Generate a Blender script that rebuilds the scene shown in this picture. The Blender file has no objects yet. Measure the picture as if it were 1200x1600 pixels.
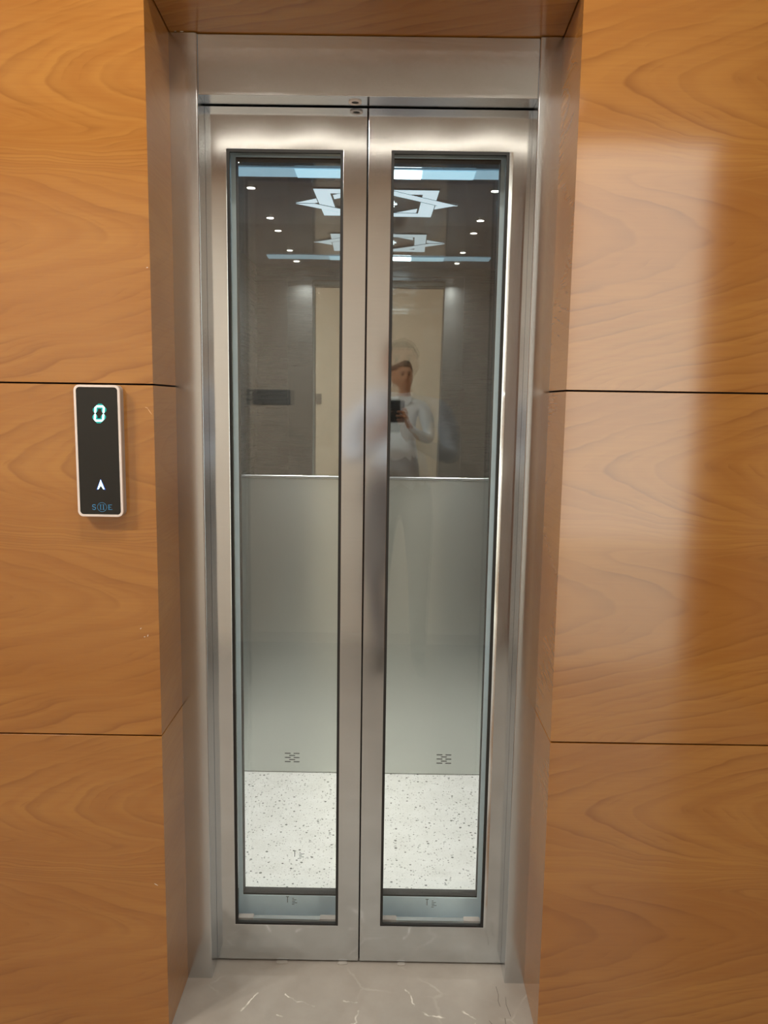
import bpy, bmesh, math, random
from mathutils import Vector, Matrix

random.seed(7)
scene = bpy.context.scene
COL = scene.collection

# ------------------------------------------------------------------ camera
CAM = Vector((0.0526, -1.7883, 1.3739))
YAW, PITCH, ROLL, FPX = -0.0036, -0.13658, 0.0147, 1236.07
cd = bpy.data.cameras.new('camera')
cam = bpy.data.objects.new('camera', cd)
COL.objects.link(cam)
fwd = Vector((math.sin(YAW) * math.cos(PITCH), math.cos(YAW) * math.cos(PITCH), math.sin(PITCH)))
rgt = Vector((math.cos(YAW), -math.sin(YAW), 0))
up = rgt.cross(fwd)
r2 = rgt * math.cos(ROLL) + up * math.sin(ROLL)
u2 = -rgt * math.sin(ROLL) + up * math.cos(ROLL)
m = Matrix((r2, u2, -fwd)).transposed().to_4x4()
m.translation = CAM
cam.matrix_world = m
cd.sensor_fit = 'VERTICAL'
cd.sensor_height = 36.0
cd.sensor_width = 27.0
cd.lens = FPX / 1600.0 * 36.0
cd.clip_start = 0.01
cd.clip_end = 100
scene.camera = cam

# ------------------------------------------------------------------ world: pale overcast sky, seen through the open doorway
SKY = 3.6
w = bpy.data.worlds.new('overcast_sky')
scene.world = w
w.use_nodes = True
bg = w.node_tree.nodes['Background']
bg.inputs['Color'].default_value = (1.0, 0.955, 0.80, 1)
bg.inputs['Strength'].default_value = SKY
pl = bpy.data.lights.new('doorway_daylight', 'AREA')          # portal for the sky in the doorway
pl.shape = 'RECTANGLE'
pl.size, pl.size_y = 0.72, 2.6
pl.cycles.is_portal = True
po = bpy.data.objects.new('doorway_daylight', pl)
COL.objects.link(po)
po.location = (1.245, -2.66, 1.3)
po.rotation_euler = (math.radians(90), 0, 0)   # -Z axis looks to +Y
scene.view_settings.view_transform = 'Standard'
scene.view_settings.look = 'None'
scene.view_settings.gamma = 1.0
scene.view_settings.exposure = 0.0
scene.view_settings.use_curve_mapping = False
scene.cycles.max_bounces = 14
scene.cycles.diffuse_bounces = 5
scene.cycles.glossy_bounces = 8
scene.cycles.transparent_max_bounces = 32
scene.cycles.caustics_reflective = True
scene.cycles.sample_clamp_indirect = 4.0
STRIP_L = 13.0        # corridor LED line
HALL_W = 22.0         # warm corridor downlights, watts each
SPOT_W = 3.6          # car downlights, watts each
BAR_L = 9.0           # car light bar
STAR_L = 0.9         # backlit acrylic star

# ------------------------------------------------------------------ material helpers
def new_mat(name):
    mt = bpy.data.materials.new(name)
    mt.use_nodes = True
    nt = mt.node_tree
    return mt, nt, nt.nodes['Principled BSDF']

def N(nt, typ, **kw):
    n = nt.nodes.new(typ)
    for k, v in kw.items():
        setattr(n, k, v)
    return n

def link(nt, a, b):
    nt.links.new(a, b)

def M(nt, op, a, b=None, c=None, clamp=False):
    n = nt.nodes.new('ShaderNodeMath')
    n.operation = op
    n.use_clamp = clamp
    for i, v in enumerate((a, b, c)):
        if v is None:
            continue
        if isinstance(v, (int, float)):
            n.inputs[i].default_value = v
        else:
            nt.links.new(v, n.inputs[i])
    return n.outputs[0]

def ramp(nt, fac, stops):
    n = nt.nodes.new('ShaderNodeValToRGB')
    e = n.color_ramp.elements
    while len(e) < len(stops):
        e.new(0.5)
    for i, (p, c) in enumerate(stops):
        e[i].position = p
        e[i].color = (c[0], c[1], c[2], 1) if not isinstance(c, (int, float)) else (c, c, c, 1)
    nt.links.new(fac, n.inputs[0])
    return n.outputs[0]

def mixc(nt, fac, a, b, typ='MIX'):
    n = nt.nodes.new('ShaderNodeMix')
    n.data_type = 'RGBA'
    n.blend_type = typ
    for sock, v in ((n.inputs[0], fac), (n.inputs[6], a), (n.inputs[7], b)):
        if isinstance(v, (int, float)):
            sock.default_value = v
        elif isinstance(v, tuple):
            sock.default_value = (v[0], v[1], v[2], 1)
        else:
            nt.links.new(v, sock)
    return n.outputs[2]

def smooth(nt, v, a, b):
    n = nt.nodes.new('ShaderNodeMapRange')
    n.interpolation_type = 'SMOOTHSTEP'
    nt.links.new(v, n.inputs[0])
    n.inputs[1].default_value = a
    n.inputs[2].default_value = b
    return n.outputs[0]

def noise(nt, vec, scale, detail=3.0, rough=0.5, dim='3D', w=None):
    n = nt.nodes.new('ShaderNodeTexNoise')
    n.noise_dimensions = dim
    if vec is not None:
        nt.links.new(vec, n.inputs['Vector'])
    if w is not None:
        nt.links.new(w, n.inputs['W'])
    n.inputs['Scale'].default_value = scale
    n.inputs['Detail'].default_value = detail
    n.inputs['Roughness'].default_value = rough
    return n.outputs['Fac']

def mapping(nt, vec, scale=(1, 1, 1), loc=(0, 0, 0), rot=(0, 0, 0)):
    n = nt.nodes.new('ShaderNodeMapping')
    nt.links.new(vec, n.inputs['Vector'])
    n.inputs['Scale'].default_value = scale
    n.inputs['Location'].default_value = loc
    n.inputs['Rotation'].default_value = rot
    return n.outputs[0]

def plain(name, col, rough=0.5, metal=0.0, spec=0.5, emit=None, estr=0.0, var=0.04, vscale=30):
    mt, nt, b = new_mat(name)
    tc = N(nt, 'ShaderNodeTexCoord')
    nz = noise(nt, tc.outputs['Object'], vscale, 3)
    c = ramp(nt, nz, ((0.3, tuple(max(0, x * (1 - var)) for x in col)), (0.7, tuple(min(1, x * (1 + var)) for x in col))))
    link(nt, c, b.inputs['Base Color'])
    b.inputs['Roughness'].default_value = rough
    b.inputs['Metallic'].default_value = metal
    b.inputs['Specular IOR Level'].default_value = spec
    if emit:
        b.inputs['Emission Color'].default_value = (*emit, 1)
        b.inputs['Emission Strength'].default_value = estr
    return mt

def wood_mat(name='cherry_laminate', fig=1.0):
    mt, nt, b = new_mat(name)
    tc = N(nt, 'ShaderNodeTexCoord')
    sx = N(nt, 'ShaderNodeSeparateXYZ')
    link(nt, tc.outputs['Object'], sx.inputs[0])
    X0, Y0, Z0 = sx.outputs
    U = M(nt, 'ADD', X0, Y0)
    cmb = N(nt, 'ShaderNodeCombineXYZ')
    link(nt, U, cmb.inputs[0]); link(nt, Z0, cmb.inputs[2])
    P = cmb.outputs[0]
    # broad wobble of the growth lines
    wob = M(nt, 'SUBTRACT', noise(nt, mapping(nt, P, (2.2, 1, 9)), 1.0, 3, 0.55), 0.5)
    wob2 = M(nt, 'SUBTRACT', noise(nt, mapping(nt, P, (9, 1, 26), (3, 1, 2)), 1.0, 2, 0.5), 0.5)
    zz = M(nt, 'ADD', Z0, M(nt, 'ADD', M(nt, 'MULTIPLY', wob, 0.075), M(nt, 'MULTIPLY', wob2, 0.006)))
    def fam(zc, sgn, b_, off):
        d = M(nt, 'MULTIPLY', M(nt, 'SUBTRACT', zz, zc), 1.0)
        h = M(nt, 'SQRT', M(nt, 'ADD', M(nt, 'MULTIPLY', d, d), 0.0011))
        return M(nt, 'ADD', M(nt, 'SUBTRACT', h, M(nt, 'MULTIPLY', U, sgn * b_)), off)
    f1 = fam(-0.155, 1, 0.30, 0.0)
    f2 = fam(-0.43, -1, 0.26, 0.02)
    t = smooth(nt, zz, -0.34, -0.24)
    v = M(nt, 'ADD', M(nt, 'MULTIPLY', f1, t), M(nt, 'MULTIPLY', f2, M(nt, 'SUBTRACT', 1.0, t)))
    v = M(nt, 'ADD', v, M(nt, 'MULTIPLY', M(nt, 'SUBTRACT', noise(nt, mapping(nt, P, (2, 1, 5), (5, 0, 7)), 1.0, 2), 0.5), 0.05))
    ring = M(nt, 'FRACT', M(nt, 'MULTIPLY', v, 29.0))
    line_ = M(nt, 'MULTIPLY', M(nt, 'POWER', ring, 5.0), smooth(nt, M(nt, 'SUBTRACT', 1.0, ring), 0.0, 0.1))
    ring2 = noise(nt, None, 30.0, 2, 0.5, '1D', v)
    amp = smooth(nt, noise(nt, mapping(nt, P, (3, 1, 12), (1, 4, 2)), 1.0, 2), 0.35, 0.65)
    dark = M(nt, 'MULTIPLY', line_, M(nt, 'ADD', 0.12, M(nt, 'MULTIPLY', amp, 0.88)))
    fine = noise(nt, mapping(nt, P, (5, 1, 240)), 1.0, 3, 0.6)
    broad = noise(nt, mapping(nt, P, (1.2, 1, 4.5), (2, 7, 1)), 1.0, 2, 0.5)
    base = mixc(nt, smooth(nt, broad, 0.3, 0.7), (0.370, 0.150, 0.031), (0.455, 0.210, 0.049))
    base = mixc(nt, M(nt, 'MULTIPLY', smooth(nt, ring2, 0.35, 0.75), 0.42 * fig), base, (0.315, 0.115, 0.024))
    base = mixc(nt, M(nt, 'MULTIPLY', dark, 0.78 * fig), base, (0.17, 0.055, 0.013))
    base = mixc(nt, M(nt, 'MULTIPLY', smooth(nt, fine, 0.35, 0.8), 0.22), base, (0.265, 0.098, 0.025))
    r3 = M(nt, 'FRACT', M(nt, 'MULTIPLY', M(nt, 'ADD', v, M(nt, 'MULTIPLY', wob2, 0.012)), 83.0))
    l3 = M(nt, 'MULTIPLY', M(nt, 'POWER', r3, 3.0), smooth(nt, noise(nt, mapping(nt, P, (6, 1, 30), (8, 2, 3)), 1.0, 2), 0.5, 0.72))
    base = mixc(nt, M(nt, 'MULTIPLY', l3, 0.34 * fig), base, (0.20, 0.066, 0.014))
    link(nt, base, b.inputs['Base Color'])
    b.inputs['Roughness'].default_value = 0.105
    b.inputs['Specular IOR Level'].default_value = 0.95
    bp = N(nt, 'ShaderNodeBump')
    bp.inputs['Strength'].default_value = 0.12
    bp.inputs['Distance'].default_value = 0.00004
    link(nt, fine, bp.inputs['Height'])
    link(nt, bp.outputs[0], b.inputs['Normal'])
    return mt

def steel_mat(name, col, rough, aniso=0.0, rot=0.0, wav=0.0, wscale=(3, 3, 3), grain=0.12, gscale=(3, 3, 900), smudge=0.08, spec=None):
    mt, nt, b = new_mat(name)
    tc = N(nt, 'ShaderNodeTexCoord')
    P = tc.outputs['Object']
    g = noise(nt, mapping(nt, P, gscale), 1.0, 2, 0.6)
    s = noise(nt, mapping(nt, P, (3.1, 3.1, 2.3), (4, 2, 9)), 1.0, 4, 0.55)
    c1 = mixc(nt, M(nt, 'MULTIPLY', smooth(nt, g, 0.25, 0.75), grain), tuple(col), tuple(x * 0.72 for x in col))
    c2 = mixc(nt, M(nt, 'MULTIPLY', smooth(nt, s, 0.4, 0.75), smudge), c1, tuple(x * 0.62 for x in col))
    link(nt, c2, b.inputs['Base Color'])
    b.inputs['Metallic'].default_value = 1.0
    r = M(nt, 'ADD', rough, M(nt, 'ADD', M(nt, 'MULTIPLY', M(nt, 'SUBTRACT', g, 0.5), rough * 2.1 * grain), M(nt, 'MULTIPLY', M(nt, 'SUBTRACT', s, 0.5), rough * 0.35)))
    if grain or smudge:
        link(nt, r, b.inputs['Roughness'])
    else:
        b.inputs['Roughness'].default_value = rough
    if aniso:
        b.inputs['Anisotropic'].default_value = aniso
        b.inputs['Anisotropic Rotation'].default_value = rot
        tg = N(nt, 'ShaderNodeTangent', direction_type='UV_MAP')
        link(nt, tg.outputs[0], b.inputs['Tangent'])
    if wav:
        wv = noise(nt, mapping(nt, P, wscale, (1.3, 0.4, 2.2)), 1.0, 1.0, 0.4)
        bp = N(nt, 'ShaderNodeBump')
        bp.inputs['Strength'].default_value = 1.0
        bp.inputs['Distance'].default_value = wav
        link(nt, wv, bp.inputs['Height'])
        link(nt, bp.outputs[0], b.inputs['Normal'])
    return mt

def glass_mat(name, tint, f0=0.045, rough=0.0):
    mt = bpy.data.materials.new(name)
    mt.use_nodes = True
    nt = mt.node_tree
    nt.nodes.remove(nt.nodes['Principled BSDF'])
    out = nt.nodes['Material Output']
    geo = N(nt, 'ShaderNodeNewGeometry')
    dp = N(nt, 'ShaderNodeVectorMath', operation='DOT_PRODUCT')
    link(nt, geo.outputs['Normal'], dp.inputs[0]); link(nt, geo.outputs['Incoming'], dp.inputs[1])
    c = M(nt, 'SUBTRACT', 1.0, M(nt, 'ABSOLUTE', dp.outputs['Value']), clamp=True)
    fr = M(nt, 'ADD', f0, M(nt, 'MULTIPLY', M(nt, 'POWER', c, 5.0), 1.0 - f0), clamp=True)
    tr = N(nt, 'ShaderNodeBsdfTransparent')
    tr.inputs[0].default_value = (*tint, 1)
    gl = N(nt, 'ShaderNodeBsdfGlossy')
    gl.inputs['Color'].default_value = (1, 1, 1, 1)
    gl.inputs['Roughness'].default_value = rough
    mx = N(nt, 'ShaderNodeMixShader')
    link(nt, fr, mx.inputs[0]); link(nt, tr.outputs[0], mx.inputs[1]); link(nt, gl.outputs[0], mx.inputs[2])
    link(nt, mx.outputs[0], out.inputs[0])
    return mt

def terrazzo_mat():
    mt, nt, b = new_mat('speckled_white_quartz')
    tc = N(nt, 'ShaderNodeTexCoord')
    P = tc.outputs['Object']
    base = ramp(nt, noise(nt, P, 14, 4), ((0.3, (0.74, 0.735, 0.70)), (0.7, (0.82, 0.815, 0.79))))
    def specks(scale, thr, seed):
        v = N(nt, 'ShaderNodeTexVoronoi')
        link(nt, mapping(nt, P, (1, 1, 1), (seed, seed * 2, 0)), v.inputs['Vector'])
        v.inputs['Scale'].default_value = scale
        sp = N(nt, 'ShaderNodeSeparateXYZ')
        link(nt, v.outputs['Color'], sp.inputs[0])
        pick = M(nt, 'GREATER_THAN', sp.outputs[0], thr)
        size = M(nt, 'ADD', 0.16, M(nt, 'MULTIPLY', sp.outputs[1], 0.16))
        return M(nt, 'MULTIPLY', pick, M(nt, 'LESS_THAN', v.outputs['Distance'], size)), sp.outputs[2]
    s1, k1 = specks(120, 0.45, 1.0)
    s2, k2 = specks(70, 0.62, 5.0)
    s3, k3 = specks(190, 0.35, 9.0)
    c = mixc(nt, M(nt, 'MULTIPLY', s3, 0.35), base, (0.38, 0.37, 0.34))
    c = mixc(nt, M(nt, 'MULTIPLY', s1, M(nt, 'ADD', 0.35, M(nt, 'MULTIPLY', k1, 0.5))), c, (0.16, 0.16, 0.15))
    c = mixc(nt, M(nt, 'MULTIPLY', s2, M(nt, 'ADD', 0.4, M(nt, 'MULTIPLY', k2, 0.5))), c, (0.12, 0.12, 0.11))
    link(nt, c, b.inputs['Base Color'])
    b.inputs['Roughness'].default_value = 0.12
    return mt

VEINS = [((-0.232, -0.104), (-0.246, -0.125), (-0.262, -0.163)), ((-0.169, -0.107), (-0.136, -0.128), (-0.096, -0.145)),
         ((-0.178, -0.172), (-0.146, -0.188)), ((-0.04, -0.216), (0.0, -0.190), (0.004, -0.158)),
         ((0.115, -0.085), (0.122, -0.10), (0.135, -0.145), (0.168, -0.166), (0.202, -0.171)), ((0.24, -0.15), (0.27, -0.175), (0.26, -0.23)),
         ((-0.03, -0.125), (0.0, -0.13))]

def marble_mat():
    mt, nt, b = new_mat('grey_marble')
    tc = N(nt, 'ShaderNodeTexCoord')
    P = tc.outputs['Object']
    dn = N(nt, 'ShaderNodeTexNoise')
    link(nt, P, dn.inputs['Vector'])
    dn.inputs['Scale'].default_value = 38
    dn.inputs['Detail'].default_value = 3
    off = N(nt, 'ShaderNodeVectorMath', operation='MULTIPLY_ADD')
    link(nt, dn.outputs['Color'], off.inputs[0])
    off.inputs[1].default_value = (0.02, 0.02, 0)
    off.inputs[2].default_value = (-0.01, -0.01, 0)
    ad = N(nt, 'ShaderNodeVectorMath', operation='ADD')
    link(nt, P, ad.inputs[0]); link(nt, off.outputs[0], ad.inputs[1])
    sp = N(nt, 'ShaderNodeSeparateXYZ')
    link(nt, ad.outputs[0], sp.inputs[0])
    X, Y = sp.outputs[0], sp.outputs[1]
    best = None
    for pv in VEINS:
        for (a, c) in zip(pv[:-1], pv[1:]):
            dx, dy = c[0] - a[0], c[1] - a[1]
            L2 = dx * dx + dy * dy
            px = M(nt, 'SUBTRACT', X, a[0]); py = M(nt, 'SUBTRACT', Y, a[1])
            t = M(nt, 'ADD', M(nt, 'MULTIPLY', px, dx / L2), M(nt, 'MULTIPLY', py, dy / L2), clamp=True)
            ex = M(nt, 'SUBTRACT', px, M(nt, 'MULTIPLY', t, dx)); ey = M(nt, 'SUBTRACT', py, M(nt, 'MULTIPLY', t, dy))
            d = M(nt, 'ADD', M(nt, 'MULTIPLY', ex, ex), M(nt, 'MULTIPLY', ey, ey))
            best = d if best is None else M(nt, 'MINIMUM', best, d)
    d = M(nt, 'SQRT', best)
    vein = M(nt, 'SUBTRACT', 1.0, smooth(nt, d, 0.0004, 0.0030))
    vein = M(nt, 'MULTIPLY', vein, smooth(nt, noise(nt, P, 30, 2), 0.40, 0.62))
    vo = N(nt, 'ShaderNodeTexVoronoi', feature='DISTANCE_TO_EDGE')
    link(nt, mapping(nt, ad.outputs[0], (1, 1, 1), (2.3, 1.7, 0)), vo.inputs['Vector'])
    vo.inputs['Scale'].default_value = 5.0
    v2 = M(nt, 'MULTIPLY', M(nt, 'SUBTRACT', 1.0, smooth(nt, vo.outputs['Distance'], 0.0, 0.02)), smooth(nt, noise(nt, P, 7, 2), 0.5, 0.75))
    base = ramp(nt, noise(nt, P, 5, 5, 0.6), ((0.25, (0.30, 0.275, 0.245)), (0.75, (0.40, 0.375, 0.34))))
    c = mixc(nt, M(nt, 'MULTIPLY', v2, 0.30), base, (0.66, 0.63, 0.59))
    c = mixc(nt, M(nt, 'MULTIPLY', vein, 0.75), c, (0.85, 0.82, 0.77))
    link(nt, c, b.inputs['Base Color'])
    b.inputs['Roughness'].default_value = 0.24
    return mt

MAT = dict(
    wood=wood_mat(),
    wood_strip=wood_mat('plain_cherry_strip', 0.25),
    steel=steel_mat('brushed_steel', (0.73, 0.785, 0.83), 0.105, aniso=0.05, rot=0.25, wav=0.0036, wscale=(4.4, 1, 3.6)),
    steel_jamb=steel_mat('brushed_steel_jamb', (0.68, 0.715, 0.745), 0.20, aniso=0.5, rot=0.25, wav=0.002, wscale=(2, 2, 1.2)),
    steel_car=steel_mat('hairline_car_steel', (0.71, 0.735, 0.70), 0.28, aniso=0.75, rot=0.25, grain=0.0, smudge=0.0),
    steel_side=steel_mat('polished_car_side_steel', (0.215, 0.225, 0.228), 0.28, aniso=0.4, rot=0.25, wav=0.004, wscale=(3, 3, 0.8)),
    steel_rail=steel_mat('satin_car_door_steel', (0.50, 0.52, 0.53), 0.32, aniso=0.3, rot=0.25),
    mirror=steel_mat('mirror_steel', (0.60, 0.60, 0.58), 0.025, wav=0.003, wscale=(4.2, 1, 0.5), grain=0.0, smudge=0.05),
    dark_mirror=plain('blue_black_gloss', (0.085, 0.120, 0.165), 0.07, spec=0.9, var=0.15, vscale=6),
    glass=glass_mat('clear_glass', (0.972, 0.982, 0.976)),
    black=plain('black_rubber', (0.012, 0.012, 0.012), 0.55),
    gap=plain('dark_joint', (0.02, 0.012, 0.007), 0.9),
    cream=plain('cream_paint', (0.87, 0.84, 0.75), 0.6, var=0.03, vscale=4),
    tan=plain('tan_ceiling_board', (0.34, 0.25, 0.18), 0.6, var=0.08, vscale=5),
    white=plain('white_paint', (0.72, 0.70, 0.66), 0.7),
    frame_wood=plain('dark_wood_frame', (0.22, 0.10, 0.045), 0.35, var=0.1, vscale=12),
    dark_wood=plain('dark_end_wall_wood', (0.20, 0.085, 0.035), 0.4, var=0.12, vscale=6),
    terrazzo=terrazzo_mat(),
    marble=marble_mat(),
    ground=plain('pale_paving', (0.72, 0.70, 0.64), 0.8),
    alu=plain('aluminium_sill', (0.55, 0.57, 0.58), 0.35, metal=1.0),
    chrome=plain('chrome', (0.80, 0.79, 0.77), 0.12, metal=1.0),
    bezel=plain('pearl_white_plastic', (0.82, 0.74, 0.70), 0.3),
    body_grey=plain('grey_plastic', (0.42, 0.38, 0.36), 0.4),
    face=plain('black_gloss_acrylic', (0.010, 0.011, 0.011), 0.10),
    led_glow=plain('painted_teal_halo', (0.0, 0.1, 0.1), 0.4, emit=(0.0, 0.62, 0.52), estr=0.55),  # painted halo of the lit digit, a dim emissive colour
    led=plain('cyan_white_led', (0.5, 0.9, 0.9), 0.4, emit=(0.42, 1.0, 0.93), estr=1.6),
    led_blue=plain('blue_led_edge', (0.0, 0.03, 0.2), 0.4, emit=(0.01, 0.10, 0.60), estr=0.55),
    led_arrow=plain('ice_blue_led', (0.6, 0.8, 1.0), 0.4, emit=(0.55, 0.85, 1.0), estr=1.4),
    logo=plain('blue_print', (0.06, 0.30, 0.60), 0.35),
    strip=plain('led_strip_diffuser', (0.9, 0.9, 0.9), 0.4, emit=(1.0, 0.86, 0.68), estr=STRIP_L),
    spot=plain('downlight_lens', (0.9, 0.9, 0.9), 0.3, emit=(1.0, 0.97, 0.90), estr=14.0),
    bar_hot=plain('light_bar_lens', (0.9, 0.95, 1.0), 0.3, emit=(0.72, 0.90, 1.0), estr=BAR_L),
    bar_mid=plain('light_bar_side_lens', (0.6, 0.75, 0.85), 0.3, emit=(0.42, 0.72, 0.90), estr=1.0),
    bar=plain('light_bar_acrylic', (0.45, 0.6, 0.7), 0.3, emit=(0.30, 0.52, 0.68), estr=0.65),
    star=plain('backlit_acrylic', (0.5, 0.56, 0.6), 0.35, emit=(0.66, 0.83, 0.95), estr=STAR_L),
    star_mid=plain('star_centre_lens', (0.9, 0.95, 1.0), 0.35, emit=(0.78, 0.93, 1.0), estr=3.0),
    hall=plain('warm_downlight_lens', (0.9, 0.9, 0.9), 0.3, emit=(1.0, 0.93, 0.82), estr=14.0),
    concrete=plain('shaft_concrete', (0.12, 0.12, 0.115), 0.9),
    satin=plain('pale_satin_lacquer', (0.68, 0.83, 0.92), 0.4, var=0.03),
    vent=plain('vent_shadow', (0.03, 0.032, 0.03), 0.8),
    fleck=plain('pale_plaster_fleck', (0.72, 0.66, 0.56), 0.9),
    scratch=plain('raw_wood_scratch', (0.80, 0.52, 0.26), 0.8),
    crack=plain('dark_crack', (0.06, 0.05, 0.045), 0.9),
    silicone=plain('grey_white_sealant', (0.38, 0.36, 0.33), 0.6),
    stamp=plain('etched_grey_mark', (0.10, 0.12, 0.12), 0.8),
    plate=plain('charcoal_plate', (0.22, 0.235, 0.24), 0.4),
    skin=plain('skin', (0.40, 0.22, 0.14), 0.5),
    shirt=plain('pale_blue_shirt', (0.62, 0.70, 0.80), 0.8, vscale=10),
    trouser=plain('charcoal_trousers', (0.20, 0.205, 0.22), 0.85),
    shoe=plain('black_leather', (0.02, 0.018, 0.016), 0.4),
    hair=plain('black_hair', (0.012, 0.010, 0.009), 0.6),
    eye=plain('dark_eye', (0.02, 0.015, 0.012), 0.2),
    lip=plain('lip', (0.32, 0.13, 0.10), 0.5),
    phone=plain('dark_phone_body', (0.02, 0.022, 0.03), 0.25),
    lens=plain('lens_glass', (0.005, 0.005, 0.008), 0.05),
)

for k_ in ('spot', 'hall', 'led', 'led_glow', 'led_blue', 'led_arrow', 'star', 'star_mid', 'bar', 'bar_mid'):
    MAT[k_].cycles.emission_sampling = 'NONE'

# ------------------------------------------------------------------ mesh helpers
def add_uv(bm):
    uv = bm.loops.layers.uv.verify()
    for f in bm.faces:
        n = f.normal
        ax = max(range(3), key=lambda i: abs(n[i]))
        for l in f.loops:
            c = l.vert.co
            l[uv].uv = (c.y, c.z) if ax == 0 else ((c.x, c.z) if ax == 1 else (c.x, c.y))

def make(name, bm, mat, parent=None, loc=None, smooth_=False):
    bm.normal_update()
    add_uv(bm)
    me = bpy.data.meshes.new(name)
    bm.to_mesh(me)
    bm.free()
    if smooth_:
        for p in me.polygons:
            p.use_smooth = True
    for mm in (mat if isinstance(mat, (list, tuple)) else [mat]):
        me.materials.append(MAT[mm])
    o = bpy.data.objects.new(name, me)
    COL.objects.link(o)
    if parent is not None:
        o.parent = parent
    if loc is not None:
        o.location = loc
    return o

def bbox(bm, x0, x1, y0, y1, z0, z1, bev=0.0, seg=1):
    r = bmesh.ops.create_cube(bm, size=1.0)
    vs = r['verts']
    for v in vs:
        v.co = Vector(((x0 + x1) / 2 + v.co.x * (x1 - x0), (y0 + y1) / 2 + v.co.y * (y1 - y0), (z0 + z1) / 2 + v.co.z * (z1 - z0)))
    if bev:
        es = list({e for v in vs for e in v.link_edges})
        bmesh.ops.bevel(bm, geom=es, offset=bev, segments=seg, affect='EDGES', profile=0.5)

def box(name, mat, x0, x1, y0, y1, z0, z1, parent=None, bev=0.0, seg=1, org=None):
    """box in world coordinates; org = where the object's origin stands"""
    bm = bmesh.new()
    o = Vector(org) if org is not None else Vector((0, 0, 0))
    bbox(bm, x0 - o.x, x1 - o.x, y0 - o.y, y1 - o.y, z0 - o.z, z1 - o.z, bev, seg)
    return make(name, bm, mat, parent, o)

def prism(name, mat, pts, axis, a, b, parent=None, bev=0.0, smooth_=False):
    """polygon pts (2D) extruded along axis from a to b"""
    bm = bmesh.new()
    def p3(p, t):
        return {'x': (t, p[0], p[1]), 'y': (p[0], t, p[1]), 'z': (p[0], p[1], t)}[axis]
    A = [bm.verts.new(p3(p, a)) for p in pts]
    B = [bm.verts.new(p3(p, b)) for p in pts]
    n = len(pts)
    f0 = bm.faces.new(A); f1 = bm.faces.new(list(reversed(B)))
    for i in range(n):
        bm.faces.new((A[i], B[i], B[(i + 1) % n], A[(i + 1) % n]))
    bmesh.ops.recalc_face_normals(bm, faces=bm.faces[:])
    if bev:
        bmesh.ops.bevel(bm, geom=list(set(f0.edges) | set(f1.edges)), offset=bev, segments=1, affect='EDGES')
    return make(name, bm, mat, parent)

def frame_bm(x0, x1, z0, z1, hx0, hx1, hz0, hz1, y0, y1, bev=0.0):
    """flat frame with a rectangular hole, thickness along y"""
    bm = bmesh.new()
    def ring(y):
        o = [bm.verts.new((x, y, z)) for x, z in ((x0, z0), (x1, z0), (x1, z1), (x0, z1))]
        i = [bm.verts.new((x, y, z)) for x, z in ((hx0, hz0), (hx1, hz0), (hx1, hz1), (hx0, hz1))]
        return o, i
    o0, i0 = ring(y0); o1, i1 = ring(y1)
    for k in range(4):
        j = (k + 1) % 4
        bm.faces.new((o0[k], o0[j], i0[j], i0[k]))
        bm.faces.new((o1[k], i1[k], i1[j], o1[j]))
        bm.faces.new((o0[k], o1[k], o1[j], o0[j]))
        bm.faces.new((i0[k], i0[j], i1[j], i1[k]))
    bmesh.ops.recalc_face_normals(bm, faces=bm.faces[:])
    if bev:
        es = [e for e in bm.edges if abs(e.calc_face_angle(0)) > 0.5]
        bmesh.ops.bevel(bm, geom=es, offset=bev, segments=2, affect='EDGES', profile=0.5)
    return bm

def empty(name, loc=(0, 0, 0), size=0.05):
    o = bpy.data.objects.new(name, None)
    o.empty_display_size = size
    COL.objects.link(o)
    o.location = loc
    return o

def tag(o, label=None, cat=None, group=None, kind=None):
    if label: o['label'] = label
    if cat: o['category'] = cat
    if group: o['group'] = group
    if kind: o['kind'] = kind
    return o

def rounded(w_, h_, r, n=6):
    pts = []
    for cx, cz, a0 in ((w_ / 2 - r, h_ / 2 - r, 0), (-w_ / 2 + r, h_ / 2 - r, 90), (-w_ / 2 + r, -h_ / 2 + r, 180), (w_ / 2 - r, -h_ / 2 + r, 270)):
        for i in range(n + 1):
            a = math.radians(a0 + 90 * i / n)
            pts.append((cx + r * math.cos(a), cz + r * math.sin(a)))
    return pts

def disc(bm, cx, cy, z0, z1, r, n=28):
    bmesh.ops.create_cone(bm, cap_ends=True, segments=n, radius1=r, radius2=r, depth=z1 - z0, matrix=Matrix.Translation((cx, cy, (z0 + z1) / 2)))
def tube_ring(bm, cx, cy, z0, z1, ro, ri, n=32):
    def ringv(r, z): return [bm.verts.new((cx + r * math.cos(2 * math.pi * i / n), cy + r * math.sin(2 * math.pi * i / n), z)) for i in range(n)]
    a, b, c, d = ringv(ro, z0), ringv(ro, z1), ringv(ri, z1), ringv(ri, z0)
    for i in range(n):
        j = (i + 1) % n
        for p, q in ((a, b), (b, c), (c, d), (d, a)):
            bm.faces.new((p[i], p[j], q[j], q[i]))
    bmesh.ops.recalc_face_normals(bm, faces=bm.faces[:])

# ------------------------------------------------------------------ measures
WL, WR = -0.4078, 0.3988          # lined opening, left and right
HL, HR = -0.350, 0.3516           # clear width between the jambs
YA = -0.2261                      # face of the wood wall
YJ = -0.0604                      # face of the steel jambs
ZT = 2.0                          # underside of the steel header
ZS = 2.1188                       # underside of the wood soffit
Z1, Z2 = 1.4034, 0.6828           # panel joints
XL, XR = -2.5, 1.74               # ends of the corridor
YB = -2.60                        # wall behind the photographer
ZC = 2.60                         # corridor ceiling
CY0, CY1 = 0.10, 1.012            # car: front, rear
CX = 0.56                         # car half width
CZ = 1.975                        # car ceiling

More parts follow.
